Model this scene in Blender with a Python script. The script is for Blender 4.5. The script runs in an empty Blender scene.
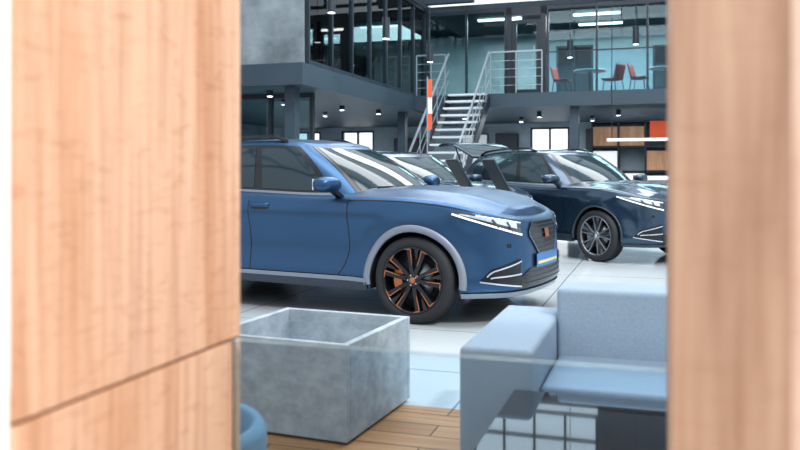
import bpy, math, random
import numpy as np
from mathutils import Vector, Matrix
random.seed(4)
scn = bpy.context.scene
scn.view_settings.view_transform = 'Standard'
for lk in ('Medium High Contrast', 'Standard - Medium High Contrast'):
    try:
        scn.view_settings.look = lk; break
    except Exception: pass
YAW = math.radians(-18)      # showroom grid is turned 18 degrees from the camera axis
CU, SU = math.cos(YAW), math.sin(YAW)
def W(u, v, z=0.0):
    return Vector((CU*u - SU*v, SU*u + CU*v, z))

# ------------------------------------------------------------------ materials
def mat(name, col, rough=0.5, metal=0.0, spec=0.5, emis=None, es=0.0, coat=0.0, bump=None, var=None):
    m = bpy.data.materials.new(name); m.use_nodes = True
    nt = m.node_tree; p = nt.nodes['Principled BSDF']
    p.inputs['Base Color'].default_value = (*col, 1)
    p.inputs['Roughness'].default_value = rough
    p.inputs['Metallic'].default_value = metal
    p.inputs['Specular IOR Level'].default_value = spec
    p.inputs['Coat Weight'].default_value = coat
    p.inputs['Coat Roughness'].default_value = 0.05
    if emis:
        p.inputs['Emission Color'].default_value = (*emis, 1)
        p.inputs['Emission Strength'].default_value = es
    tc = nt.nodes.new('ShaderNodeTexCoord')
    if var:   # (scale vec, color2, detail)
        mp = nt.nodes.new('ShaderNodeMapping'); mp.inputs['Scale'].default_value = var[0]
        n = nt.nodes.new('ShaderNodeTexNoise'); n.inputs['Scale'].default_value = 1; n.inputs['Detail'].default_value = 6
        n.inputs['Roughness'].default_value = 0.65
        r = nt.nodes.new('ShaderNodeValToRGB')
        r.color_ramp.elements[0].position = 0.35; r.color_ramp.elements[1].position = 0.65
        r.color_ramp.elements[0].color = (*col, 1); r.color_ramp.elements[1].color = (*var[1], 1)
        nt.links.new(tc.outputs['Object'], mp.inputs[0]); nt.links.new(mp.outputs[0], n.inputs[0])
        nt.links.new(n.outputs[0], r.inputs[0]); nt.links.new(r.outputs[0], p.inputs['Base Color'])
    if bump:
        n2 = nt.nodes.new('ShaderNodeTexNoise'); n2.inputs['Scale'].default_value = bump[0]; n2.inputs['Detail'].default_value = 4
        b = nt.nodes.new('ShaderNodeBump'); b.inputs['Strength'].default_value = bump[1]; b.inputs['Distance'].default_value = 0.01
        nt.links.new(tc.outputs['Object'], n2.inputs[0]); nt.links.new(n2.outputs[0], b.inputs['Height'])
        nt.links.new(b.outputs[0], p.inputs['Normal'])
    return m

def glass_mat(name, tint, refl=0.12, rough=0.02):
    m = bpy.data.materials.new(name); m.use_nodes = True
    nt = m.node_tree; nt.nodes.clear()
    o = nt.nodes.new('ShaderNodeOutputMaterial')
    t = nt.nodes.new('ShaderNodeBsdfTransparent'); t.inputs[0].default_value = (*tint, 1)
    g = nt.nodes.new('ShaderNodeBsdfGlossy'); g.inputs['Roughness'].default_value = rough
    g.inputs[0].default_value = (0.9, 0.97, 1, 1)
    fr = nt.nodes.new('ShaderNodeLayerWeight'); fr.inputs[0].default_value = refl
    mx = nt.nodes.new('ShaderNodeMixShader')
    nt.links.new(fr.outputs['Fresnel'], mx.inputs[0])
    nt.links.new(t.outputs[0], mx.inputs[1]); nt.links.new(g.outputs[0], mx.inputs[2])
    nt.links.new(mx.outputs[0], o.inputs[0])
    return m

def wood_mat(name, c1, c2, c3, rough=0.45, sc=(9, 9, 1.0), fleck=0.3, grain=0.7):
    m = bpy.data.materials.new(name); m.use_nodes = True
    nt = m.node_tree; p = nt.nodes['Principled BSDF']; p.inputs['Roughness'].default_value = rough
    tc = nt.nodes.new('ShaderNodeTexCoord')
    mp = nt.nodes.new('ShaderNodeMapping'); mp.inputs['Scale'].default_value = sc
    n = nt.nodes.new('ShaderNodeTexNoise'); n.inputs['Scale'].default_value = 1; n.inputs['Detail'].default_value = 9
    n.inputs['Roughness'].default_value = 0.6; n.inputs['Distortion'].default_value = 0.9
    r = nt.nodes.new('ShaderNodeValToRGB')
    e = r.color_ramp.elements
    e[0].position = 0.3; e[0].color = (*c3, 1); e[1].position = 0.72; e[1].color = (*c1, 1)
    k = e.new(0.5); k.color = (*c2, 1)
    mp2 = nt.nodes.new('ShaderNodeMapping'); mp2.inputs['Scale'].default_value = (sc[0]*9, sc[1]*9, sc[2]*3)
    n2 = nt.nodes.new('ShaderNodeTexNoise'); n2.inputs['Scale'].default_value = 1; n2.inputs['Detail'].default_value = 5
    r2 = nt.nodes.new('ShaderNodeValToRGB')
    r2.color_ramp.elements[0].position = 0.3; r2.color_ramp.elements[0].color = (0.72, 0.62, 0.55, 1)
    r2.color_ramp.elements[1].position = 0.55; r2.color_ramp.elements[1].color = (1, 1, 1, 1)
    # short cross-grain flecks
    mp3 = nt.nodes.new('ShaderNodeMapping'); mp3.inputs['Scale'].default_value = (16, 16, 60)
    n3 = nt.nodes.new('ShaderNodeTexNoise'); n3.inputs['Scale'].default_value = 1; n3.inputs['Detail'].default_value = 3
    n3.inputs['Distortion'].default_value = 1.0
    r3 = nt.nodes.new('ShaderNodeValToRGB')
    r3.color_ramp.elements[0].position = 0.30; r3.color_ramp.elements[0].color = (0.62, 0.44, 0.34, 1)
    r3.color_ramp.elements[1].position = 0.46; r3.color_ramp.elements[1].color = (1, 1, 1, 1)
    mx = nt.nodes.new('ShaderNodeMix'); mx.data_type = 'RGBA'; mx.blend_type = 'MULTIPLY'; mx.inputs[0].default_value = grain
    mx2 = nt.nodes.new('ShaderNodeMix'); mx2.data_type = 'RGBA'; mx2.blend_type = 'MULTIPLY'; mx2.inputs[0].default_value = fleck
    L = nt.links.new
    for a, b in ((mp, n), (mp2, n2), (mp3, n3)):
        L(tc.outputs['Object'], a.inputs[0]); L(a.outputs[0], b.inputs[0])
    L(n.outputs[0], r.inputs[0]); L(n2.outputs[0], r2.inputs[0]); L(n3.outputs[0], r3.inputs[0])
    L(r.outputs[0], mx.inputs[6]); L(r2.outputs[0], mx.inputs[7])
    L(mx.outputs[2], mx2.inputs[6]); L(r3.outputs[0], mx2.inputs[7])
    L(mx2.outputs[2], p.inputs['Base Color'])
    return m

def brick_mat(name, c1, c2, mortar, bw, bh, ms, rough, off=0.0, spec=0.5, noise=None):
    m = bpy.data.materials.new(name); m.use_nodes = True
    nt = m.node_tree; p = nt.nodes['Principled BSDF']; p.inputs['Roughness'].default_value = rough
    p.inputs['Specular IOR Level'].default_value = spec
    tc = nt.nodes.new('ShaderNodeTexCoord')
    b = nt.nodes.new('ShaderNodeTexBrick'); b.offset = off
    b.inputs['Color1'].default_value = (*c1, 1); b.inputs['Color2'].default_value = (*c2, 1)
    b.inputs['Mortar'].default_value = (*mortar, 1)
    b.inputs['Scale'].default_value = 1; b.inputs['Mortar Size'].default_value = ms
    b.inputs['Brick Width'].default_value = bw; b.inputs['Row Height'].default_value = bh
    nt.links.new(tc.outputs['Object'], b.inputs[0])
    if noise:
        mp = nt.nodes.new('ShaderNodeMapping'); mp.inputs['Scale'].default_value = noise
        n = nt.nodes.new('ShaderNodeTexNoise'); n.inputs['Scale'].default_value = 1; n.inputs['Detail'].default_value = 6
        r = nt.nodes.new('ShaderNodeValToRGB')
        r.color_ramp.elements[0].position = 0.3; r.color_ramp.elements[0].color = (0.7, 0.68, 0.66, 1)
        r.color_ramp.elements[1].position = 0.6; r.color_ramp.elements[1].color = (1, 1, 1, 1)
        mx = nt.nodes.new('ShaderNodeMix'); mx.data_type = 'RGBA'; mx.blend_type = 'MULTIPLY'; mx.inputs[0].default_value = 1
        nt.links.new(tc.outputs['Object'], mp.inputs[0]); nt.links.new(mp.outputs[0], n.inputs[0])
        nt.links.new(n.outputs[0], r.inputs[0]); nt.links.new(b.outputs[0], mx.inputs[6]); nt.links.new(r.outputs[0], mx.inputs[7])
        nt.links.new(mx.outputs[2], p.inputs['Base Color'])
    else:
        nt.links.new(b.outputs[0], p.inputs['Base Color'])
    return m

M = {}
M['paint'] = mat('satin_blue_paint', (0.042, 0.095, 0.178), 0.34, 0.75, 0.5)
M['paint2'] = mat('dark_blue_paint', (0.028, 0.055, 0.09), 0.2, 0.5, 0.5, coat=0.5)
M['carglass'] = mat('car_glass', (0.018, 0.035, 0.045), 0.09, 0.0, 0.5)
M['black'] = mat('gloss_black', (0.01, 0.012, 0.016), 0.25)
M['under'] = mat('underbody_black', (0.012, 0.014, 0.018), 0.8)
M['clad'] = mat('grey_cladding', (0.22, 0.25, 0.30), 0.4, 0.4)
M['clad2'] = mat('dark_cladding', (0.04, 0.055, 0.075), 0.45, 0.2)
M['silver'] = mat('satin_silver', (0.6, 0.64, 0.7), 0.3, 0.9)
M['copper'] = mat('copper', (0.42, 0.17, 0.08), 0.35, 0.7)
M['rubber'] = mat('tyre_rubber', (0.02, 0.022, 0.026), 0.7)
M['lens'] = mat('headlight_lens', (0.55, 0.61, 0.68), 0.08, 0.3, 0.8, coat=1.0)
M['drl'] = mat('headlight_element', (0.95, 0.97, 1), 0.2, emis=(0.9, 0.95, 1), es=0.6)
M['lampdark'] = mat('headlight_inner', (0.03, 0.04, 0.05), 0.1, coat=1)
M['red'] = mat('tail_red', (0.5, 0.02, 0.02), 0.2)
M['plate'] = mat('plate_blue', (0.04, 0.16, 0.40), 0.4)
M['yellow'] = mat('plate_yellow', (0.6, 0.55, 0.2), 0.4)
M['disc'] = mat('brake_disc', (0.25, 0.26, 0.28), 0.35, 0.9)
M['concrete'] = mat('concrete_wall', (0.11, 0.135, 0.155), 0.8, var=((1.5, 1.5, 1.5), (0.22, 0.26, 0.285)), bump=(12, 0.3))
M['wallgrey'] = mat('grey_wall', (0.20, 0.26, 0.30), 0.8, var=((0.8, 0.8, 0.8), (0.30, 0.36, 0.40)))
M['office'] = mat('office_wall', (0.30, 0.35, 0.37), 0.8, var=((0.5, 0.5, 0.8), (0.44, 0.49, 0.51)))
M['white'] = mat('white_paint', (0.90, 0.90, 0.90), 0.6)
M['slab'] = mat('slab_fascia', (0.03, 0.05, 0.07), 0.5)
M['soffit'] = mat('dark_soffit', (0.03, 0.045, 0.06), 0.7)
M['frame'] = mat('dark_frame', (0.010, 0.018, 0.028), 0.4)
M['steel'] = mat('steel', (0.30, 0.34, 0.38), 0.35, 0.6)
M['tread'] = mat('stair_tread', (0.5, 0.54, 0.58), 0.5)
M['teal'] = glass_mat('teal_glass', (0.60, 0.75, 0.785), 0.26)
M['clear'] = glass_mat('clear_glass', (0.86, 0.94, 0.98), 0.25)
M['roofglass'] = glass_mat('clerestory_glass', (0.97, 0.99, 1.0), 0.05)
M['edge'] = mat('glass_edge', (0.35, 0.48, 0.52), 0.15)
M['lamp'] = mat('lamp_glow', (1, 1, 1), 0.5, emis=(0.95, 0.98, 1), es=6)
M['fabric'] = mat('sofa_fabric', (0.25, 0.325, 0.41), 0.95, 0, 0.2, var=((220, 220, 220), (0.33, 0.415, 0.50)), bump=(400, 0.4))
M['pouf'] = mat('chair_fabric', (0.14, 0.25, 0.34), 0.9, bump=(200, 0.4))
M['planter'] = mat('planter_concrete', (0.25, 0.30, 0.345), 0.65, var=((9, 9, 14), (0.37, 0.43, 0.48)), bump=(25, 0.25))
M['tabletop'] = mat('black_glass_top', (0.004, 0.006, 0.01), 0.015, 0, 1.0, coat=1.0)
M['orange'] = mat('orange_panel', (0.75, 0.10, 0.03), 0.5)
M['redch'] = mat('red_shell', (0.65, 0.04, 0.03), 0.4)
M['shelfwood'] = wood_mat('shelf_wood', (0.5, 0.3, 0.18), (0.4, 0.23, 0.13), (0.3, 0.16, 0.08))
M['oak'] = wood_mat('oak_panel', (0.90, 0.64, 0.48), (0.84, 0.55, 0.38), (0.66, 0.36, 0.21), 0.45, (5.5, 5.5, 0.7), 0.32, 0.75)
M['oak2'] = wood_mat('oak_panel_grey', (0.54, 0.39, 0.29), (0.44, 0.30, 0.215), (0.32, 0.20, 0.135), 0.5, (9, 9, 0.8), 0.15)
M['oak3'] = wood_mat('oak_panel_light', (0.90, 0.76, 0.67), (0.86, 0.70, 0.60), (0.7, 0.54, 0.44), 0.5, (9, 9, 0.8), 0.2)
M['seam'] = mat('panel_seam', (0.22, 0.09, 0.04), 0.8)
M['tile'] = brick_mat('floor_tile', (0.52, 0.57, 0.60), (0.55, 0.60, 0.63), (0.27, 0.31, 0.34), 1.2, 1.2, 0.008, 0.10, 0.0, 0.8)
M['plank'] = brick_mat('floor_plank', (0.50, 0.27, 0.14), (0.40, 0.20, 0.10), (0.10, 0.05, 0.02), 1.6, 0.16, 0.004, 0.45, 0.4, spec=0.25, noise=(1.5, 30, 1))

# ------------------------------------------------------------------ mesh builder
class Bld:
    def __init__(s): s.v = []; s.f = []; s.m = []; s.s = []; s.mats = []
    def mi(s, n):
        if n not in s.mats: s.mats.append(n)
        return s.mats.index(n)
    def add(s, vs, fs, m, smooth=False):
        o = len(s.v); k = s.mi(m)
        s.v.extend([tuple(p) for p in vs])
        for f in fs:
            s.f.append([o+i for i in f]); s.m.append(k); s.s.append(smooth)
    def box(s, x0, x1, y0, y1, z0, z1, m):
        vs = [(x, y, z) for z in (z0, z1) for y in (y0, y1) for x in (x0, x1)]
        s.add(vs, [(0, 2, 3, 1), (4, 5, 7, 6), (0, 1, 5, 4), (2, 6, 7, 3), (0, 4, 6, 2), (1, 3, 7, 5)], m)
    def cyl(s, p0, p1, r, m, n=12, r1=None, smooth=True):
        p0 = Vector(p0); p1 = Vector(p1); d = (p1-p0).normalized()
        a = d.orthogonal().normalized(); b = d.cross(a); r1 = r if r1 is None else r1
        vs = []
        for p, rr in ((p0, r), (p1, r1)):
            for i in range(n):
                t = 2*math.pi*i/n; vs.append(p + (a*math.cos(t)+b*math.sin(t))*rr)
        s.add(vs, [(i, (i+1) % n, n+(i+1) % n, n+i) for i in range(n)], m, smooth)
        s.add(vs, [tuple(range(n))[::-1], tuple(range(n, 2*n))], m)
    def beam(s, p0, p1, w, h, m):
        p0 = Vector(p0); p1 = Vector(p1); d = (p1-p0).normalized()
        up = Vector((0, 0, 1)) if abs(d.z) < 0.95 else Vector((0, 1, 0))
        a = d.cross(up).normalized()*w/2; b = a.cross(d).normalized()*h/2
        vs = [p0-a-b, p0+a-b, p0+a+b, p0-a+b, p1-a-b, p1+a-b, p1+a+b, p1-a+b]
        s.add(vs, [(0, 1, 2, 3), (7, 6, 5, 4), (0, 4, 5, 1), (1, 5, 6, 2), (2, 6, 7, 3), (3, 7, 4, 0)], m)
    def grid(s, P, m, smooth=True, closed=False):
        R = len(P); C = len(P[0]); vs = [p for r in P for p in r]; fs = []
        for i in range(R-1):
            for j in range(C if closed else C-1):
                j2 = (j+1) % C
                fs.append((i*C+j, i*C+j2, (i+1)*C+j2, (i+1)*C+j))
        s.add(vs, fs, m, smooth)
    def lathe(s, prof, m, axis='z', c=(0, 0, 0), n=32, smooth=True):
        P = []
        for r, h in prof:
            row = []
            for i in range(n):
                t = 2*math.pi*i/n
                if axis == 'z': row.append((c[0]+r*math.cos(t), c[1]+r*math.sin(t), c[2]+h))
                else: row.append((c[0]+r*math.cos(t), c[1]+h, c[2]+r*math.sin(t)))
            P.append(row)
        s.grid(P, m, smooth, True)
    def obj(s, name, loc=(0, 0, 0), rz=0.0, parent=None, bevel=0, seg=2, recenter=False):
        vs = s.v
        if recenter:
            A = np.array(vs); c = (A.min(0)+A.max(0))/2
            vs = [tuple(p) for p in (A-c)]
            R = Matrix.Rotation(rz, 3, 'Z'); loc = Vector(loc)+R @ Vector(c)
        me = bpy.data.meshes.new(name); me.from_pydata(vs, [], s.f)
        for n in s.mats: me.materials.append(M[n])
        me.polygons.foreach_set('material_index', s.m)
        me.polygons.foreach_set('use_smooth', s.s)
        me.update()
        o = bpy.data.objects.new(name, me); scn.collection.objects.link(o)
        o.location = loc; o.rotation_euler = (0, 0, rz)
        if parent: o.parent = parent
        if bevel:
            md = o.modifiers.new('Bevel', 'BEVEL'); md.width = bevel; md.segments = seg
            md.limit_method = 'ANGLE'; md.harden_normals = False
        return o
def ubox(name, u0, u1, v0, v1, z0, z1, m):
    b = Bld(); b.box(u0, u1, v0, v1, z0, z1, m); return b.obj(name, rz=YAW, recenter=True)

# ------------------------------------------------------------------ car
def herm(ts, vs, mirror=None):
    ts = np.array(ts, float); vs = np.array(vs, float)
    if mirror:   # even / odd continuation at both ends
        sg = 1 if mirror == 'even' else -1
        T = np.concatenate([[-ts[1]], ts, [2*ts[-1]-ts[-2]]]); V = np.concatenate([[sg*vs[1]], vs, [sg*vs[-2]]])
        sl = np.gradient(V, T)[1:-1]
    else: sl = np.gradient(vs, ts)
    def f(t):
        t = np.clip(t, ts[0], ts[-1]); i = np.clip(np.searchsorted(ts, t)-1, 0, len(ts)-2)
        h = ts[i+1]-ts[i]; q = (t-ts[i])/h
        return ((2*q**3-3*q**2+1)*vs[i] + (q**3-2*q**2+q)*h*sl[i] + (-2*q**3+3*q**2)*vs[i+1] + (q**3-q**2)*h*sl[i+1])
    return f
def tab(xs, ys):
    f = herm(xs, ys); X = np.linspace(xs[0], xs[-1], 400); Y = f(X)
    return lambda x: float(np.interp(x, X, Y))

WB = 2.68; WR = 0.347
def make_car(name, loc, rz, paint, clad, wheelmat, accent, cladw=0.055, rails=True, dz=0.0, hatch=False, rdrop=0.0):
    root = bpy.data.objects.new(name, None); scn.collection.objects.link(root)
    root.location = loc; root.rotation_euler = (0, 0, rz); root.empty_display_size = 0.3
    pl = [(.805, 0), (.795, .25), (.765, .46), (.70, .63), (.57, .765), (.38, .850), (.15, .893), (-.3, .905), (-1.0, .91), (-1.8, .915), (-2.4, .92),
          (-2.9, .90), (-3.2, .84), (-3.38, .70), (-3.46, .45), (-3.49, .2), (-3.5, 0)]
    ts = [0]
    for i in range(1, len(pl)): ts.append(ts[-1]+math.dist(pl[i], pl[i-1]))
    fx = herm(ts, [p[0] for p in pl], 'even'); fy = herm(ts, [p[1] for p in pl], 'odd')
    A = np.linspace(0, ts[-1], 1200); OX = fx(A); OY = fy(A); OY[0] = OY[-1] = 0
    DX = np.gradient(OX, A); DY = np.gradient(OY, A); LN = np.hypot(DX, DY); NX = DY/LN; NY = -DX/LN
    def out(a): return (np.interp(a, A, OX), np.interp(a, A, OY), np.interp(a, A, NX), np.interp(a, A, NY))
    def a_of_x(x): return float(np.interp(-x, -OX, A))
    zsh = tab([-3.6, -3.2, -2.6, -1.5, -.8, -.4, 0, .35, .56, .70, .81], [.98, 1.03, 1.05, 1.02, 1.0, 1.005, .995, .955, .905, .868, .838])
    sins = tab([.15, .25, .34, .45, .58, .72, .87, .95, 1.05], [.09, .045, .03, .040, .048, .030, .0, .014, .04])
    fins = tab([.15, .22, .3, .42, .55, .7, .8, .95], [.10, .04, .0, .0, .0, .015, .035, .08])
    rins = tab([.15, .25, .35, .5, .65, .8, 1.1], [.12, .03, .0, .0, .04, .05, .12])
    crown = 0.075; RR = 0.06
    def ss(a, b, x):
        q = min(max((x-a)/(b-a), 0), 1); return q*q*(3-2*q)
    def side(a, z, off=0.0):
        x, y, nx, ny = out(a); zs = zsh(x)
        ins = ny*ny*sins(z) + nx*nx*(fins(z) if x > -1 else rins(z))
        q = (z-(zs-RR))/RR
        if q > 0: ins += RR*(1-math.sqrt(max(0, 1-min(q, 1)**2)))
        fl = 0
        for cx in (0, -WB):
            r = math.hypot(x-cx, z-WR); fl = max(fl, (1-ss(.40, .60, r)))
        ins -= 0.036*fl*abs(ny)
        ins -= off
        return (x-nx*ins, max(y-ny*ins, 0) if y > 0 else 0.0, z)
    RA = 0.385
    def zb(x):
        b = 0.245 if x < .6 else 0.245-0.02*ss(.6, .8, x)
        for cx in (0, -WB):
            d = abs(x-cx)
            if d < RA: b = max(b, WR+math.sqrt(RA*RA-d*d))
        return b
    def top(a, k, off=0.0):
        x0, y0, z0 = side(a, zsh(out(a)[0])); zs = z0
        cr = crown*(1-k*k)
        if x0 > -0.6: cr += 0.016*math.exp(-((k-.66)/.09)**2)*(1-ss(.45, .78, x0))
        return (x0, y0*k, zs+cr+off)
    b = Bld()
    NA = 420; aa = list(np.linspace(0, ts[-1], NA))
    for cx in (0, -WB):
        for d in (-RA, -RA+.002, RA-.002, RA, -RA-.001, RA+.001): aa.append(a_of_x(cx+d))
    aa = sorted(aa)
    for sg in (1, -1):
        G = []
        for a in aa:
            x = out(a)[0]; z0 = zb(x); z1 = zsh(x); col = []
            for q in np.linspace(0, 1, 30):
                z = z0+(z1-RR-z0)*q; col.append(side(a, z))
            for q in np.linspace(0, 1, 9)[1:]:
                z = z1-RR+RR*math.sin(q*math.pi/2); col.append(side(a, z))
            for k in np.linspace(1, 0, 22)[1:]: col.append(top(a, k))
            G.append([(p[0], p[1]*sg, p[2]) for p in col])
        b.grid(G, paint)
        # inner return of the lower edge (wheel wells, underside)
        G = []
        for a in aa:
            x = out(a)[0]; p = side(a, zb(x))
            yi = min(p[1], max(p[1]-.30, 0.0)) if p[1] > .3 else p[1]*.2
            G.append([(p[0], p[1]*sg, p[2]), (p[0], (p[1]-.02)*sg if p[1] > .05 else 0, p[2]+.01), (p[0], yi*sg, p[2]+.01), (p[0], yi*sg, .26)])
        b.grid(G, 'under', False)
    b.box(-3.2, .6, -.58, .58, .24, .30, 'under')
    b.box(-.45, .45, -.60, .60, .26, .80, 'under'); b.box(-WB-.45, -WB+.45, -.60, .60, .26, .80, 'under')
    b.obj('body_shell', parent=root)

    # trim patches that follow the shell
    t = Bld()
    def patch(avals, lo, hi, off, m, rows=5, sym=True):
        for sg in (1, -1):
            G = []
            for a in avals:
                l, h = lo(a), hi(a)
                G.append([(lambda p: (p[0], p[1]*sg, p[2]))(side(a, l+(h-l)*i/rows, off)) for i in range(rows+1)])
            t.grid(G, m)
    def ribbon(path, w, off, m, fn=side, both=True):
        if len(path) < 2: return
        for sg in (1, -1):
            G = []
            for i, (a, z) in enumerate(path):
                a0, z0 = path[max(i-1, 0)]; a1, z1 = path[min(i+1, len(path)-1)]
                d = math.hypot(a1-a0, z1-z0) or 1; na, nz = -(z1-z0)/d*w/2, (a1-a0)/d*w/2
                G.append([(p[0], p[1]*sg, p[2]) for p in (side(max(a+na, 0), z+nz, off), side(max(a-na, 0), z-nz, off))])
            t.grid(G, m)
    L = np.linspace
    # arch cladding
    for cx in (0, -WB):
        for sg in (1, -1):
            G = []
            for ph in L(-8, 188, 60):
                row = []
                for r, o in ((RA-.004, -.01), (RA-.002, .014), (RA+cladw*.9, .014), (RA+cladw, .0)):
                    x = cx+r*math.cos(math.radians(ph)); z = WR+r*math.sin(math.radians(ph))
                    p = side(a_of_x(x), max(z, .24), o); row.append((p[0], p[1]*sg, p[2]))
                G.append(row)
            t.grid(G, clad)
    # sill, bumper lower
    xs = L(-RA-.02, -WB+RA+.02, 40)
    patch([a_of_x(x) for x in xs], lambda a: .238, lambda a: .335, .014, 'clad2')
    ribbon([(a_of_x(x), .325) for x in xs], .035, .017, clad)
    patch(L(a_of_x(-WB-RA-.01), ts[-1], 30), lambda a: .24, lambda a: .42, .01, clad)
    patch(L(0, a_of_x(RA+.01), 40), lambda a: .222, lambda a: .262, .014, clad)
    # seams
    def xl(pts, w=.009): ribbon([(a_of_x(x), z) for x, z in pts], w, .0015, 'black')
    xl([(-.60, z) if z > .6 else (-.60-.10*((.6-z)/.25)**2, z) for z in L(.35, .985, 20)])
    xl([(-1.62, z) for z in L(.35, .995, 14)])
    xl([(-2.28, z) if z < .62 else (-2.28-(z-.62)*.45, z) for z in L(.5, 1.0, 14)])
    xl([(x, .345) for x in L(-.62, -2.2, 20)], .006)
    xl([(x, zsh(x)-.035) for x in L(-.6, .56, 26)], .007)       # bonnet shut line
    # headlights
    a0, a1 = .47, 1.12
    HA = L(a0, a1, 26)
    def hl(a):
        q = (a-a0)/(a1-a0); return .700+.180*q**1.15
    def hh(a):
        q = (a-a0)/(a1-a0); return .806+.100*q if q < .99 else hl(a)+.002
    hi = lambda a: max(hl(a)+.004, min(hh(a), hh(a)-max(0, (a-(a1-.1)))*.12))
    patch(HA, hl, hi, .006, 'lampdark', 6)
    patch(HA[2:-3], lambda a: hl(a)+.035*(hi(a)-hl(a))/.09+.004, lambda a: hi(a)-.012, .010, 'lens', 4)
    ribbon([(a, hl(a)+.006) for a in HA[:-1]], .014, .013, 'drl')
    ribbon([(a, hi(a)-.007) for a in HA[:18]], .007, .013, 'drl')
    ribbon([(.58, hl(.58)+.01), (.64, hi(.64)-.02)], .018, .014, 'lampdark')
    ribbon([(.72, hl(.72)+.01), (.78, hi(.78)-.02)], .018, .014, 'lampdark')
    # grille
    GA = L(0, .35, 16)
    gl = lambda a: .54+max(0, a-.20)*1.0
    gh = lambda a: .80-max(0, a-.27)*.9
    patch(GA, gl, gh, .008, 'black', 6)
    ribbon([(a, gh(a)) for a in GA], .008, .013, 'clad2')
    ribbon([(a, gl(a)) for a in GA], .008, .013, 'clad')
    ribbon([(.35, z) for z in L(gl(.35), gh(.35), 4)], .008, .013, 'clad')
    for z in (.58, .62, .66, .70, .74, .77):
        ribbon([(a, z) for a in GA if gl(a) < z < gh(a)], .006, .012, 'clad2')
    patch(L(0, .05, 4), lambda a: .66, lambda a: .735, .022, 'copper' if accent == 'copper' else 'silver', 2)
    # plate
    patch(L(0, .27, 8), lambda a: .43, lambda a: .54, .022, 'plate', 2)
    patch(L(0, .25, 8), lambda a: .455, lambda a: .48, .025, 'yellow', 2)
    # lower intake + corner blades
    patch(L(0, .50, 14), lambda a: .28, lambda a: .43-max(0, a-.36)*.4, .007, 'black', 4)
    for z in (.32, .36, .40): ribbon([(a, z) for a in L(0, .44, 10)], .006, .011, 'clad2')
    CA = L(.50, .88, 14)
    cl = lambda a: .30+(a-.50)*.14
    ch = lambda a: max(cl(a)+.005, .52-(a-.50)*.26 if a < .78 else .447-(a-.78)*.9)
    patch(CA, cl, ch, .007, 'black', 4)
    ribbon([(a, ch(a)-.02) for a in CA[:-2]], .012, .016, 'silver')
    ribbon([(a, (ch(a)+cl(a))/2-.01) for a in CA[:-3]], .012, .016, 'silver')
    ribbon([(a, cl(a)) for a in CA], .012, .016, 'silver')
    patch(L(.60, .64, 4), lambda a: .61, lambda a: .64, .004, 'black', 2)
    # tail lamps
    TA = L(a_of_x(-3.1), a_of_x(-3.44), 10)
    patch(TA, lambda a: .86, lambda a: .95, .01, 'red', 3)
    # door handles
    for hx in (-1.50, -2.42):
        for sg in (1, -1):
            G = []
            for x in L(hx-.10, hx+.10, 10):
                e = .030*math.sqrt(max(0, 1-((x-hx)/.101)**4))
                row = []
                for z, o in ((.892, .0), (.900, e), (.925, e), (.933, .0)):
                    p = side(a_of_x(x), z, o); row.append((p[0], p[1]*sg, p[2]))
                G.append(row)
            t.grid(G, paint)
            t.grid([[(lambda p: (p[0], p[1]*sg, p[2]))(side(a_of_x(x), z, .002)) for z in (.878, .893)] for x in L(hx-.09, hx+.09, 6)], 'black')
    t.obj('trim', parent=root)

    # greenhouse
    base = [(-.36, 0), (-.41, .30), (-.53, .56), (-.70, .74), (-.95, .80), (-1.6, .82), (-2.3, .81), (-2.8, .76), (-3.12, .66), (-3.28, .45), (-3.33, .2), (-3.34, 0)]
    roof = [(-1.08, 0), (-1.10, .22), (-1.16, .42), (-1.27, .545), (-1.42, .585), (-1.75, .60), (-2.25, .59), (-2.62, .56), (-2.85, .50), (-2.96, .36), (-3.0, .16), (-3.01, 0)]
    zr0 = tab([-3.05, -2.6, -2.1, -1.7, -1.3, -1.05], [1.375-rdrop, 1.445-rdrop*.6, 1.485-rdrop*.15, 1.49, 1.465, 1.425])
    zr = lambda x: zr0(x)+dz
    tp = [0]
    for i in range(1, len(base)):
        tp.append(tp[-1]+(math.dist(base[i], base[i-1])+math.dist(roof[i], roof[i-1]))/2)
    bx = herm(tp, [p[0] for p in base], 'even'); by = herm(tp, [p[1] for p in base], 'odd')
    rx = herm(tp, [p[0] for p in roof], 'even'); ry = herm(tp, [p[1] for p in roof], 'odd')
    def gh_pt(s, c, off=0.0):
        X0, Y0, X1, Y1 = float(bx(s)), float(by(s)), float(rx(s)), float(ry(s))
        yo = np.interp(a_of_x(X0), A, OY) or 1
        k = min(1, Y0/yo) if yo > .05 else 0
        z0 = zsh(X0)+crown*(1-k*k)-.03; z1 = zr(X1)-.012*(Y1/.6)**2
        e = .035*math.sin(math.pi*c)
        nx, ny = (X0-X1), (Y0-Y1); l = math.hypot(nx, ny) or 1
        return (X0+(X1-X0)*c+nx/l*(e+off), max(0, Y0+(Y1-Y0)*c+ny/l*(e+off)), z0+(z1-z0)*c+e*.4+off*.5)
    S = tp[-1]; sA = tp[3]; sD = tp[8]
    g = Bld()
    sv = L(0, S, 160)
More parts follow.
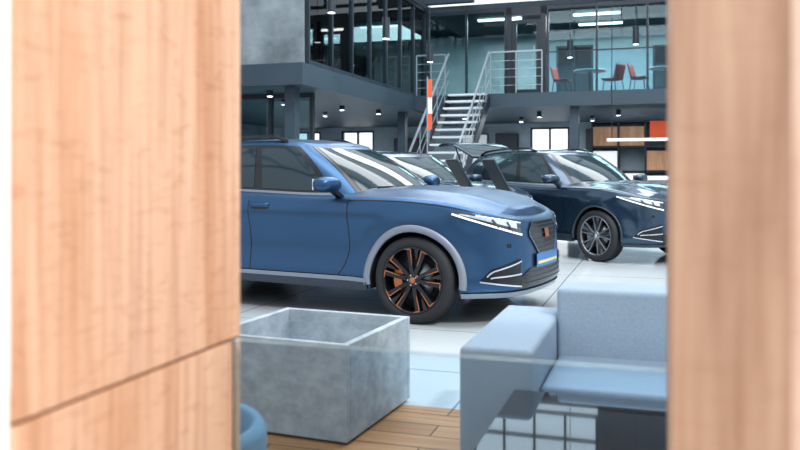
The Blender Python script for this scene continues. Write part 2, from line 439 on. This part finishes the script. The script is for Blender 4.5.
    for sg in (1, -1):
        G = []
        for s_ in sv:
            col = [gh_pt(s_, c) for c in L(0, .97, 26)]
            X1, Y1, Z1_ = gh_pt(s_, 1.0)
            for q in L(1, 0, 14)[0:]:
                kk = q if q < 1 else .995
                col.append((X1, Y1*kk*.985, Z1_+.012+.03*(1-kk*kk)*min(1, Y1/.4)))
            G.append([(p[0], p[1]*sg, p[2]) for p in col])
        g.grid(G, paint)
        def gp(s0, s1, c0, c1, m, off=.004, ns=30, nc=10, sl0=0, sl1=0):
            G = []
            for i in range(ns+1):
                row = []
                for j in range(nc+1):
                    c = c0+(c1-c0)*j/nc; q = i/ns
                    a_ = s0+sl0*(j/nc); b_ = s1+sl1*(j/nc)
                    p = gh_pt(a_+(b_-a_)*q, c, off); row.append((p[0], p[1]*sg, p[2]))
                G.append(row)
            g.grid(G, m)
        gp(0, sA-.08, .0, .955, 'black', sl1=.02)                 # windscreen surround
        gp(0, sA-.12, .03, .935, 'carglass', .007, sl1=.02)
        gp(sA+.09, sD-.25, .03, .93, 'black', .003, sl1=-.16)          # window surround
        gp(sA+.14, tp[5]-.05, .10, .86, 'carglass', .006, sl0=.02)
        gp(tp[5]+.02, tp[6]+.08, .10, .86, 'carglass', .006)
        gp(tp[6]+.12, sD-.32, .12, .84, 'carglass', .006, sl1=-.14)
        gp(sD+.14, S, .12, .90, 'under' if hatch else 'carglass', .006)   # rear screen; with hatch, open bay's shade painted as a dark sheet
        gp(sA+.09, sD-.22, .02, .06, 'clad', .008, nc=1)
        if rails:
            pts = []
            for s_ in L(tp[4]+.02, tp[7]+.15, 24):
                p = gh_pt(s_, 1.0); q = (s_-tp[4])/(tp[7]-tp[4]); h = .045*min(1, 6*q+.1, 6*(1.15-q))
                pts.append(Vector((p[0], (p[1]-.01)*sg, p[2]+.005+max(0.0, h))))
            for i in range(len(pts)-1): g.beam(pts[i], pts[i+1], .028, .024, 'black')
        # mirror
        mc = Vector((-.74, .985*sg, 1.10)); P = []
        for i in range(13):
            th = math.pi*i/12; row = []
            for j in range(20):
                ph = 2*math.pi*j/20; cx_, cy_, cz_ = math.cos(th), math.sin(th)*math.cos(ph), math.sin(th)*math.sin(ph)
                pw = lambda v, e: math.copysign(abs(v)**e, v)
                row.append((mc.x+.085*pw(cx_, .8)-.02*cy_*sg, mc.y+.125*pw(cy_, .75), mc.z+.065*pw(cz_, .8)))
            P.append(row)
        g.grid(P, paint, True, True)
        g.box(mc.x-.088, mc.x-.075, mc.y-.09, mc.y+.09, mc.z-.045, mc.z+.045, 'silver')
        g.beam((-.70, .84*sg, .99), (-.73, .93*sg, 1.055), .07, .03, 'black')
        g.beam((-.40, .10*sg, 1.075), (-.52, .52*sg, 1.07), .02, .015, 'black')
    g.obj('greenhouse', parent=root)
    if hatch:
        h = Bld()
        def hp(q, y, off): # q along tailgate from hinge
            return (-2.98-.82*q+off*.3, y*(.52+.10*math.sin(q*2.2)), 1.42+dz+.34*math.sin(q*1.45)-.10*q*q*q-.03*(abs(y))**3*q-off)
        for off, m1, m2 in ((0, paint, 'carglass'), (.03, 'under', 'under')):
            h.grid([[hp(q, y, off) for y in L(-1, 1, 21)] for q in L(0, 1, 21)], m1)
            h.grid([[hp(q, y, off-.004 if off == 0 else off) for y in L(-.85, .85, 15)] for q in L(.10, .55, 9)], m2)
        for e in (-1, 1): h.grid([[hp(q, e, 0), hp(q, e, .03)] for q in L(0, 1, 21)], paint)
        h.grid([[hp(1, y, 0), hp(1, y, .03)] for y in L(-1, 1, 21)], paint)
        for sg in (1, -1): h.cyl((-3.12, .56*sg, 1.12), (-3.42, .52*sg, 1.60), .012, 'black', 8)
        h.obj('open_tailgate', parent=root)

    # wheels
    for wi, (cx, sg) in enumerate(((0, 1), (0, -1), (-WB, 1), (-WB, -1))):
        w = Bld(); yo = .115
        w.lathe([(.262, -yo+.01), (.30, -yo), (.325, -yo+.01), (.345, -yo+.035), (WR, -.05), (WR, .05), (.345, yo-.035), (.325, yo-.008), (.295, yo), (.268, yo-.006), (.262, yo-.02)], 'rubber', 'y', n=64)
        for gy in (-.05, 0, .05): w.lathe([(WR+.0006, gy-.006), (WR+.0006, gy+.006)], 'under', 'y', n=64)
        w.lathe([(.266, yo-.012), (.262, yo-.004), (.254, yo-.004), (.246, yo-.03), (.238, 0), (.238, -yo+.01)], wheelmat, 'y', n=64)
        w.lathe([(.2, .015), (.001, .015)], 'under', 'y', n=40)
        w.lathe([(.165, .03), (.165, .04), (.06, .042), (.05, .06)], 'disc', 'y', n=48)
        w.lathe([(.24, -.01), (.16, -.01)], 'under', 'y', n=40)
        P = []
        for r in (.11, .185):
            P.append([(r*math.cos(x), .06, r*math.sin(x)) for x in L(-.5, .5, 8)])
        w.grid(P, 'copper' if accent == 'copper' else 'silver')
        w.lathe([(.062, .055), (.058, .092), (.040, .098), (.001, .098)], wheelmat, 'y', n=30)
        w.lathe([(.026, .099), (.024, .103), (.001, .103)], accent, 'y', n=20)
        ns = 5
        def spoke(r0, p0, w0, r1, p1, w1, y0, y1, th, m):
            c0 = Vector((r0*math.cos(p0), 0, r0*math.sin(p0))); c1 = Vector((r1*math.cos(p1), 0, r1*math.sin(p1)))
            d = (c1-c0).normalized(); n = Vector((-d.z, 0, d.x))
            vs = []
            for c, ww, yy in ((c0, w0, y0), (c1, w1, y1)):
                for e, h in ((-1, yy-th), (1, yy-th), (.8, yy), (-.8, yy)):
                    q = c+n*ww/2*e; vs.append((q.x, h, q.z))
            w.add(vs, [(0, 1, 2, 3), (7, 6, 5, 4), (0, 4, 5, 1), (1, 5, 6, 2), (2, 6, 7, 3), (3, 7, 4, 0)], m)
        for i in range(ns):
            ph = math.pi/2+2*math.pi*i/ns+.15
            for s2 in (-1, 1):
                spoke(.045, ph+.25*s2, .045, .25, ph+.30*s2, .030, .088, .104, .03, wheelmat)
                if accent == 'copper':
                    spoke(.12, ph+.20*s2, .006, .247, ph+.20*s2, .012, .094, .108, .006, 'copper')
                    spoke(.247, ph+.20*s2, .012, .252, ph+.42*s2, .010, .106, .106, .006, 'copper')
                else:
                    spoke(.07, ph+.08*s2, .02, .25, ph+.10*s2, .016, .09, .104, .02, wheelmat)
                    spoke(.06, ph+.26*s2, .010, .25, ph+.305*s2, .010, .092, .107, .004, 'silver')
            spoke(.16, ph, .012, .25, ph, .05, .075, .098, .02, wheelmat)
        for i in range(5):
            an = 2*math.pi*i/5; w.cyl((.04*math.cos(an), .09, .04*math.sin(an)), (.04*math.cos(an), .1, .04*math.sin(an)), .006, 'silver', 8)
        o = w.obj('wheel_%d' % (wi+1), parent=root)
        o.location = (cx, sg*.80, WR)
        o.rotation_euler = (0, 0, 0 if sg > 0 else math.pi)
    return root

def car_at(name, wx, wy, deg, *a, **k):
    # wx,wy: ground point of the near front wheel face
    th = math.radians(deg)
    n = Vector((-math.sin(th), math.cos(th), 0))
    return make_car(name, Vector((wx, wy, 0))+n*.91, th, *a, **k)
car_at('car', .09, 6.3, -28, 'paint', 'clad', 'black', 'copper', rdrop=.04)
car_at('car', 2.60, 10.67, -55, 'paint2', 'clad2', 'disc', 'silver', cladw=.02, dz=.03, hatch=True)
car_at('car', .20, 10.55, -50, 'paint2', 'clad2', 'disc', 'silver', cladw=.02, rails=False)

# ------------------------------------------------------------------ room shell
ubox('floor', -14, 12, 3.95, 27, -.2, 0, 'tile')
ubox('floor_lounge', -14, 12, -3, 3.948, -.2, 0, 'plank')
# wall the picture is taken through
ubox('wall_front_left', -4.5, -.878, .91, 1.545, 0, 3.4, 'white')
ubox('trim_1', -.876, -.87, .908, 1.55, .8535, 3.4, 'oak')
ubox('trim_2', -.876, -.87, .908, 1.55, 0, .8465, 'oak')
ubox('trim_5', -.878, -.8755, .909, 1.549, .80, .90, 'seam')
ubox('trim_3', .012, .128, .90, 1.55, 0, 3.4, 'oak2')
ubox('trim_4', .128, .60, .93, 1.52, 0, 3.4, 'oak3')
ubox('wall_front_right', .60, 5, .91, 1.545, 0, 3.4, 'white')
b = Bld(); b.box(-.87, .012, 1.515, 1.523, .02, .849, 'clear'); b.box(-.87, .012, 1.515, 1.523, .849, .8505, 'edge')
b.obj('glass_balustrade', rz=YAW, recenter=True)

def wall_open(name, axis, pos, th, a0, a1, z0, z1, holes, m, fm='frame', glass=None):
    """wall along U (axis 'u', at V=pos) or along V with rectangular holes (a0,a1,z0,z1)"""
    b = Bld()
    def bx(p, q, r, s, mm, d0=0.0, d1=th):
        if axis == 'u': b.box(p, q, pos+d0, pos+d1, r, s, mm)
        else: b.box(pos+d0, pos+d1, p, q, r, s, mm)
    hs = sorted(holes); cur = a0
    for h in hs:
        bx(cur, h[0], z0, z1, m); bx(h[0], h[1], z0, h[2], m); bx(h[0], h[1], h[3], z1, m); cur = h[1]
        f = .06
        bx(h[0], h[0]+f, h[2], h[3], fm, .02, .1); bx(h[1]-f, h[1], h[2], h[3], fm, .02, .1)
        bx(h[0], h[1], h[2], h[2]+f, fm, .02, .1); bx(h[0], h[1], h[3]-f, h[3], fm, .02, .1)
        c = (h[0]+h[1])/2; bx(c-.03, c+.03, h[2], h[3], fm, .02, .1)
    bx(cur, a1, z0, z1, m)
    return b.obj(name, rz=YAW, recenter=True)
wall_open('wall_back', 'u', 26, .3, -13, 10, 0, 5.6,
          [(-12.4, -11.4, .8, 2.6), (-10.6, -9.4, .8, 2.6), (-4.0, -2.75, .8, 2.62), (-3.3, -2.1, 3.3, 5.0)][:3] + [(2.6, 3.6, .8, 2.6)], 'wallgrey')
wall_open('wall_left', 'v', -13, .3, 4, 26, 0, 5.6, [(6, 9, .5, 3), (10, 13, .5, 3), (15, 18, 3.6, 5)], 'concrete')

# mezzanine slabs
Z0, Z1 = 2.72, 3.10
ubox('mezzanine_slab_left', -12.7, -5.9, 12.68, 26, Z0, Z1, 'slab')
ubox('mezzanine_slab_rear', -5.9, 9.5, 19.3, 26, Z0+.04, Z1, 'slab')
ubox('wall_concrete', -12.7, -5.98, 12.9, 13.15, Z1, 7.2, 'concrete')
ubox('ceiling_left', -12.7, -5.9, 13.15, 26, 5.5, 5.62, 'soffit')
ubox('ceiling_rear', -5.9, 9.5, 20.5, 26, 5.42, 5.56, 'soffit')

def glazing(name, axis, pos, a0, a1, z0, z1, step, gm, mull=.055, rails=(), skip=None):
    b = Bld()
    def bx(p, q, r, s, mm, d):
        if axis == 'u': b.box(p, q, pos-d, pos+d, r, s, mm)
        else: b.box(pos-d, pos+d, p, q, r, s, mm)
    n = max(1, round((a1-a0)/step))
    for i in range(n+1):
        c = a0+(a1-a0)*i/n; bx(c-mull/2, c+mull/2, z0, z1, 'frame', .05)
    for z in (z0+.04, z1-.05)+tuple(rails): bx(a0, a1, z-.04, z+.04, 'frame', .045)
    bx(a0, a1, z0, z1, gm, .006)
    return b.obj(name, rz=YAW, recenter=True)
glazing('window_1', 'v', -5.95, 12.98, 20.40, Z1, 5.49, 1.05, 'teal')
glazing('window_2', 'u', 20.5, -5.86, -3.79, Z1, 5.41, 1.1, 'teal')
glazing('window_3', 'u', 20.5, -2.71, 9.4, Z1, 5.41, 1.2, 'teal')
glazing('window_4', 'u', 20.5, -4.6, -1.5, 5.72, 7.3, .78, 'roofglass', rails=(6.4,))
ubox('wall_clerestory_left', -12.7, -4.63, 20.4, 20.6, 5.63, 7.4, 'slab')
ubox('wall_clerestory_right', -1.47, 9.5, 20.4, 20.6, 5.57, 7.4, 'slab')
glazing('window_5', 'u', 14.2, -12.6, -6.4, 0, Z0, .9, 'teal', mull=.07)
glazing('window_6', 'v', 9.8, 4.2, 26, 0, 7.4, 2.2, 'roofglass', rails=(2.5, 5))
# door in the glazing
b = Bld()
b.box(-3.75, -3.62, 20.42, 20.58, Z1, 5.41, 'frame'); b.box(-2.88, -2.75, 20.42, 20.58, Z1, 5.41, 'frame')
b.box(-3.75, -2.75, 20.42, 20.58, 5.21, 5.41, 'frame'); b.box(-3.62, -2.88, 20.46, 20.54, 5.0, 5.08, 'frame')
b.box(-3.62, -3.5, 20.47, 20.53, Z1, 5.02, 'frame'); b.box(-3.0, -2.88, 20.47, 20.53, Z1, 5.02, 'frame')
b.box(-3.5, -3.0, 20.47, 20.53, Z1, 3.3, 'frame'); b.box(-3.5, -3.0, 20.495, 20.505, 3.3, 5.0, 'teal')
b.cyl((-3.05, 20.42, 3.9), (-3.05, 20.42, 4.4), .015, 'steel')
b.obj('door_1', rz=YAW, recenter=True)
# rear wall of the upper offices with bright windows
wall_open('wall_office', 'u', 24.6, .12, -12.6, 9.4, Z1, 5.42, [(-10.5, -9.2, 3.5, 5.0), (-8.3, -7.0, 3.5, 5.0), (-3.0, -1.9, 3.3, 5.0), (-.2, .9, 3.6, 4.9), (1.5, 2.7, 3.6, 4.9)], 'office')
# partitions and cabinets in the upper left room
b = Bld()
for v, mm in ((14.4, 'office'), (16.6, 'soffit'), (18.4, 'office')):
    b.box(-9.8, -8.4, v, v+.5, Z1, Z1+1.9, mm); b.box(-9.82, -8.38, v-.02, v+.52, Z1+1.9, Z1+1.95, 'frame')
    b.box(-9.11, -9.09, v-.01, v, Z1+.05, Z1+1.85, 'frame')
b.obj('office_cabinets', rz=YAW, recenter=True)
# roof structure of the hall : open steel beams of a glazed roof
b = Bld()
for v in range(2, 20, 3): b.box(-12.9, 9.8, v+.1, v+.28, 7.4, 7.75, 'slab')
for u in range(-12, 10, 3): b.box(u, u+.1, 1.6, 20.5, 7.75, 7.87, 'slab')
b.obj('roof_beams', rz=YAW, recenter=True)
# columns
b = Bld()
for u, v in ((-6.3, 13.1), (-6.3, 19.6), (-1.95, 19.6), (2.3, 19.6), (6.6, 19.6)):
    b.box(u-.1, u+.1, v-.1, v+.1, 0, Z0+.04, 'slab')
b.obj('columns', rz=YAW, recenter=True)
# display wall panels under the mezzanine
b = Bld()
for u, w_, z0, z1, mm in ((-8.6, 1.1, .9, 2.3, 'frame'), (-6.2, .8, .2, 2.4, 'white'), (-5.1, .7, 1.0, 2.4, 'frame'), (-2.2, .5, .2, 2.5, 'frame'), (-1.4, 1.0, 1.2, 2.3, 'white')):
    b.box(u, u+w_, 25.8, 25.98, z0, z1, mm); b.box(u-.03, u+w_+.03, 25.9, 25.99, z0-.03, z1+.03, 'slab')
b.obj('display_panels', rz=YAW, recenter=True)

# downlights under the mezzanine (one object)
b = Bld()
for u, v in ((-7, 13.6), (-7.6, 15.4), (-7, 17.2), (-8.6, 14.6), (-6.6, 18.6), (-5, 21), (-3, 21), (-1, 21), (1, 21), (-8.2, 19), (-3.8, 23), (-1.8, 23)):
    b.cyl((u, v, Z0+.04), (u, v, Z0-.10), .06, 'frame', 14); b.cyl((u, v, Z0-.102), (u, v, Z0-.108), .05, 'lamp', 14)
b.obj('downlights', rz=YAW, recenter=True)
b = Bld()
for u, v in ((-4.2, 21.8), (-1.6, 21.8), (1.0, 21.8), (-1.6, 23.3), (1.0, 23.3), (-8, 15), (-8, 17.5), (-8, 20)):
    b.box(u-.6, u+.6, v-.06, v+.06, 5.36, 5.40, 'lamp')  # added glowing bars imitating skylight reflections on the office glass
b.obj('skylight_glow_bars', rz=YAW, recenter=True)

# pendants
for i, (u, v, z, zt) in enumerate(((-5.47, 12.95, 3.98, 7.4), (-5.2, 15.1, 3.85, 7.4), (-5.0, 17.6, 3.7, 7.4), (-.55, 20.0, 4.25, 7.4), (-2.1, 20.0, 4.0, 7.4), (.35, 20.0, 4.3, 7.4))):
    b = Bld()
    b.cyl((0, 0, 0), (0, 0, .42), .075, 'frame', 20); b.cyl((0, 0, -.004), (0, 0, .002), .06, 'lamp', 16)
    b.cyl((0, 0, .42), (0, 0, zt-z), .008, 'frame', 6)
    b.obj('pendant_lamp', loc=W(u, v, z))

# staircase
b = Bld()
n = 17; y0, y1 = 15.3, 19.3; ul, ur = -5.0, -3.98
for i in range(n):
    z = Z1*(i+1)/(n+0); v = y0+(y1-y0)*i/n
    b.box(ul+.04, ur-.04, v, v+.27, z-.045, z-.0, 'tread')
for u in (ul, ur):
    b.beam((u, y0-.05, .02), (u, y1, Z1-.12), .05, .26, 'frame')
    for i in range(0, n+1, 3):
        v = y0+(y1-y0)*i/n; z = Z1*i/n; b.beam((u, v+.1, z), (u, v+.1, z+1.0), .02, .02, 'steel')
    for h in (.35, .6, 1.02): b.beam((u, y0, h+.02), (u, y1, Z1+h), .015 if h < 1 else .04, .012 if h < 1 else .035, 'steel')
b.obj('staircase', rz=YAW, recenter=True)
b = Bld()
for (u0, u1) in ((-3.95, -2.7), (-5.85, -5.1)):
    for i in range(3):
        u = u0+(u1-u0)*i/2; b.beam((u, 19.36, Z1), (u, 19.36, Z1+1.02), .025, .025, 'steel')
    for h in (.2, .4, .6, .8, 1.02): b.beam((u0, 19.36, Z1+h), (u1, 19.36, Z1+h), .012, .012 if h < 1 else .035, 'steel')
b.obj('mezzanine_railing', rz=YAW, recenter=True)
b = Bld(); b.box(-2.6, 9.3, 19.35, 19.365, Z1, Z1+.95, 'clear'); b.box(-2.6, 9.3, 19.34, 19.375, Z1+.95, Z1+.98, 'frame')
b.obj('glass_railing', rz=YAW, recenter=True)

# upstairs furniture
def chair(u, v, rz):
    b = Bld()
    for sx in (-1, 1):
        for sy in (-1, 1): b.cyl((sx*.17, sy*.16, .43), (sx*.22, sy*.22, 0), .013, 'frame', 8)
    G = []
    for i in range(9):
        row = []
        for j in range(15):
            x = (i/8-.5)*.46; q = j/14
            if q < .5: y = -.22+q*2*.42; z = .45-.02*math.sin(q*2*math.pi)
            else: y = .20+.10*(q-.5)*2; z = .45+(q-.5)*2*.40
            z += .05*(abs(x)/.23)**2*(1 if q < .5 else .0); y -= .06*(abs(x)/.23)**2*(0 if q < .5 else 1)
            row.append((x, y, z))
        G.append(row)
    b.grid(G, 'redch')
    o = b.obj('shell_chair', loc=W(u, v, Z1), rz=rz)
    md = o.modifiers.new('Solid', 'SOLIDIFY'); md.thickness = .02
def table_up(u, v):
    b = Bld(); b.lathe([(.001, .72), (.42, .72), (.43, .735), (.42, .75), (.001, .75)], 'white', n=36)
    b.cyl((0, 0, .02), (0, 0, .72), .035, 'frame'); b.lathe([(.001, .025), (.24, .02), (.25, 0)], 'frame', n=30)
    b.obj('round_table', loc=W(u, v, Z1))
table_up(-1.75, 21.5); chair(-2.45, 21.3, 1.0); chair(-1.15, 21.4, -2.4)
table_up(.15, 21.5); chair(-.5, 21.3, 1.0); chair(.8, 21.4, -2.2)

# ground-floor shelving + counter
b = Bld()
u0, u1, v0, v1 = -1.6, 2.2, 20.3, 20.75
for z in (0.1, .65, 1.2, 1.8, 2.42): b.box(u0, u1, v0, v1, z-.02, z+.02, 'frame')
for i in range(7):
    u = u0+(u1-u0)*i/6; b.box(u-.02, u+.02, v0, v1, 0, 2.44, 'frame')
b.box(u0, u1, v1-.02, v1, 0, 2.44, 'wallgrey')
w6 = (u1-u0)/6
for i, j, mm in ((0, 3, 'shelfwood'), (1, 3, 'shelfwood'), (0, 2, 'white'), (2, 2, 'shelfwood'), (3, 3, 'white'), (1, 1, 'white'), (3, 2, 'shelfwood')):
    z = (.1, .65, 1.2, 1.8)[j]; b.box(u0+i*w6+.03, u0+(i+1)*w6-.03, v0-.02, v1-.05, z+.03, z+.5, mm)
b.box(u0+2*w6+.1, u0+3*w6+.05, v0-.06, v0-.03, 1.98, 2.42, 'orange')
b.obj('shelving_unit', rz=YAW, recenter=True)
b = Bld(); b.box(-1.4, 2.4, 18.2, 18.8, 0, 1.02, 'wallgrey'); b.box(-1.5, 2.5, 18.1, 18.9, 1.02, 1.10, 'white')
b.box(-1.5, -1.42, 18.1, 18.9, 0, 1.02, 'white'); b.obj('reception_counter', rz=YAW, recenter=True)
b = Bld(); b.box(-1.1, 3.2, 18.0, 18.12, 1.86, 1.92, 'white')  # unlit white bar on cables, stands in for the counter's pale edge
for u in (-1.0, 3.1): b.cyl((u, 18.06, 1.9), (u, 18.06, 7.4), .01, 'frame', 6)
b.obj('hanging_counter_bar', rz=YAW, recenter=True)
# banner
b = Bld(); b.cyl((0, 0, 0), (0, 0, 3.0), .015, 'steel', 8); b.box(.015, .09, -.004, .004, 2.0, 2.95, 'orange'); b.box(.015, .09, -.0045, .0045, 2.3, 2.6, 'white')
b.lathe([(.001, .03), (.18, .025), (.2, 0)], 'frame'); b.obj('flag_banner', loc=W(-4.2, 14.6))
# info stands
for x, y, r in ((.66, 8.62, .25), (1.02, 8.40, .25)):
    b = Bld()
    b.box(-.20, .20, -.15, .15, 0, .02, 'frame'); b.box(-.03, .03, -.02, .02, .02, .95, 'frame')
    b.beam((-.13, -.06, 1.33), (.12, .06, .97), .17, .025, 'frame')
    b.beam((-.125, -.075, 1.333), (.11, .04, .995), .15, .02, 'slab')
    b.obj('info_stand', loc=(x, y, 0), rz=r)

# ------------------------------------------------------------------ lounge
# planter
b = Bld(); L_, D_, H_, T_ = .74, .76, .445, .035
b.box(-L_, 0, 0, T_, .015, H_, 'planter'); b.box(-L_, 0, D_-T_, D_, .015, H_, 'planter')
b.box(-L_, -L_+T_, T_, D_-T_, .015, H_, 'planter'); b.box(-T_, 0, T_, D_-T_, .015, H_, 'planter')
b.box(-L_+T_, -T_, T_, D_-T_, .03, .12, 'planter'); b.box(-L_+.04, -.04, .04, D_-.04, 0, .03, 'under')
b.obj('concrete_planter', loc=(-.232, 3.51, 0), rz=math.radians(-22), bevel=.004)
# sofa
b = Bld()
b.box(-.72, -.445, 2.93, 3.93, .05, .55, 'fabric')
b.box(-.445, 1.30, 3.66, 3.93, .05, .68, 'fabric')
b.box(-.44, .43, 3.10, 3.68, .20, .38, 'fabric'); b.box(.435, 1.30, 3.10, 3.68, .20, .38, 'fabric')
b.box(-.445, 1.30, 3.12, 3.66, .05, .20, 'fabric')
b.box(1.30, 1.58, 2.93, 3.93, .05, .55, 'fabric')
for u in (-.66, 1.5):
    for v in (3.0, 3.86): b.box(u-.03, u+.03, v-.03, v+.03, 0, .06, 'frame')
b.obj('sofa', rz=YAW, recenter=True, bevel=.022, seg=4)
# coffee table
b = Bld()
b.box(-.50, .75, 2.10, 2.88, .395, .42, 'tabletop')
for u in (-.46, .71):
    for v in (2.16, 2.80): b.box(u-.02, u+.02, v-.02, v+.02, 0, .395, 'frame')
b.box(-.46, .71, 2.15, 2.17, .36, .39, 'frame'); b.box(-.46, .71, 2.79, 2.81, .36, .39, 'frame')
b.obj('coffee_table', rz=YAW, recenter=True)
# tub chair (bottom left)
b = Bld()
b.lathe([(.001, .0), (.22, .0), (.25, .05), (.27, .25), (.275, .42), (.255, .45), (.23, .44), (.215, .36), (.2, .33), (.001, .35)], 'pouf', n=40)
b.obj('tub_chair', loc=(-.68, 2.42, 0))

# ------------------------------------------------------------------ light
w = bpy.data.worlds.new('World'); scn.world = w; w.use_nodes = True
bg = w.node_tree.nodes['Background']; bg.inputs[0].default_value = (0.88, 0.94, 1.0, 1); bg.inputs[1].default_value = 1.18
def area(name, loc, rot, sx, sy, e, col=(1, 1, 1)):
    l = bpy.data.lights.new(name, 'AREA'); l.shape = 'RECTANGLE'; l.size = sx; l.size_y = sy; l.energy = e; l.color = col
    o = bpy.data.objects.new(name, l); scn.collection.objects.link(o); o.location = loc; o.rotation_euler = rot; return o
area('hall_light_1', W(-1, 6.5, 7.0), (0, 0, YAW), 8, 2.4, 330, (.95, .98, 1))
area('hall_light_2', W(-1, 10.5, 7.0), (0, 0, YAW), 8, 2.4, 330, (.95, .98, 1))
area('hall_light_3', W(-1, 15, 7.0), (0, 0, YAW), 8, 2.4, 400, (.95, .98, 1))
area('office_fill_1', W(-9, 18, 5.3), (0, 0, YAW), 4, 8, 750, (1, .98, .95))  # added area fill to make the upper left room bright enough
area('office_fill_2', W(1, 22.5, 5.3), (0, 0, YAW), 12, 2.5, 700, (1, .98, .95))  # added area fill brightening the rear upper room
area('lower_light_1', W(-1, 22.5, 2.68), (0, 0, YAW), 10, 2, 300, (.95, .98, 1))
area('lower_fill_2', W(-9, 19, 2.68), (0, 0, YAW), 3, 8, 250, (.95, .98, 1))  # added area fill lifting the dark space under the left slab
area('entrance_light', W(-.3, .1, 3.1), (0, math.radians(-12), YAW), .8, .8, 24, (1, .90, .80))
s = bpy.data.lights.new('sun', 'SUN'); s.energy = 1.8; s.angle = math.radians(4); s.color = (1, .97, .92)
so = bpy.data.objects.new('sun', s); scn.collection.objects.link(so); so.rotation_euler = (math.radians(38), math.radians(28), 0)

# ------------------------------------------------------------------ camera
c = bpy.data.cameras.new('camera'); co = bpy.data.objects.new('camera', c); scn.collection.objects.link(co)
co.location = (0, 0, 1.21); co.rotation_euler = (math.radians(90), 0, 0)
c.lens = 36; c.sensor_width = 36; c.shift_y = -.0675; c.clip_end = 200
c.dof.use_dof = True; c.dof.focus_distance = 7.0; c.dof.aperture_fstop = 2.6
scn.camera = co
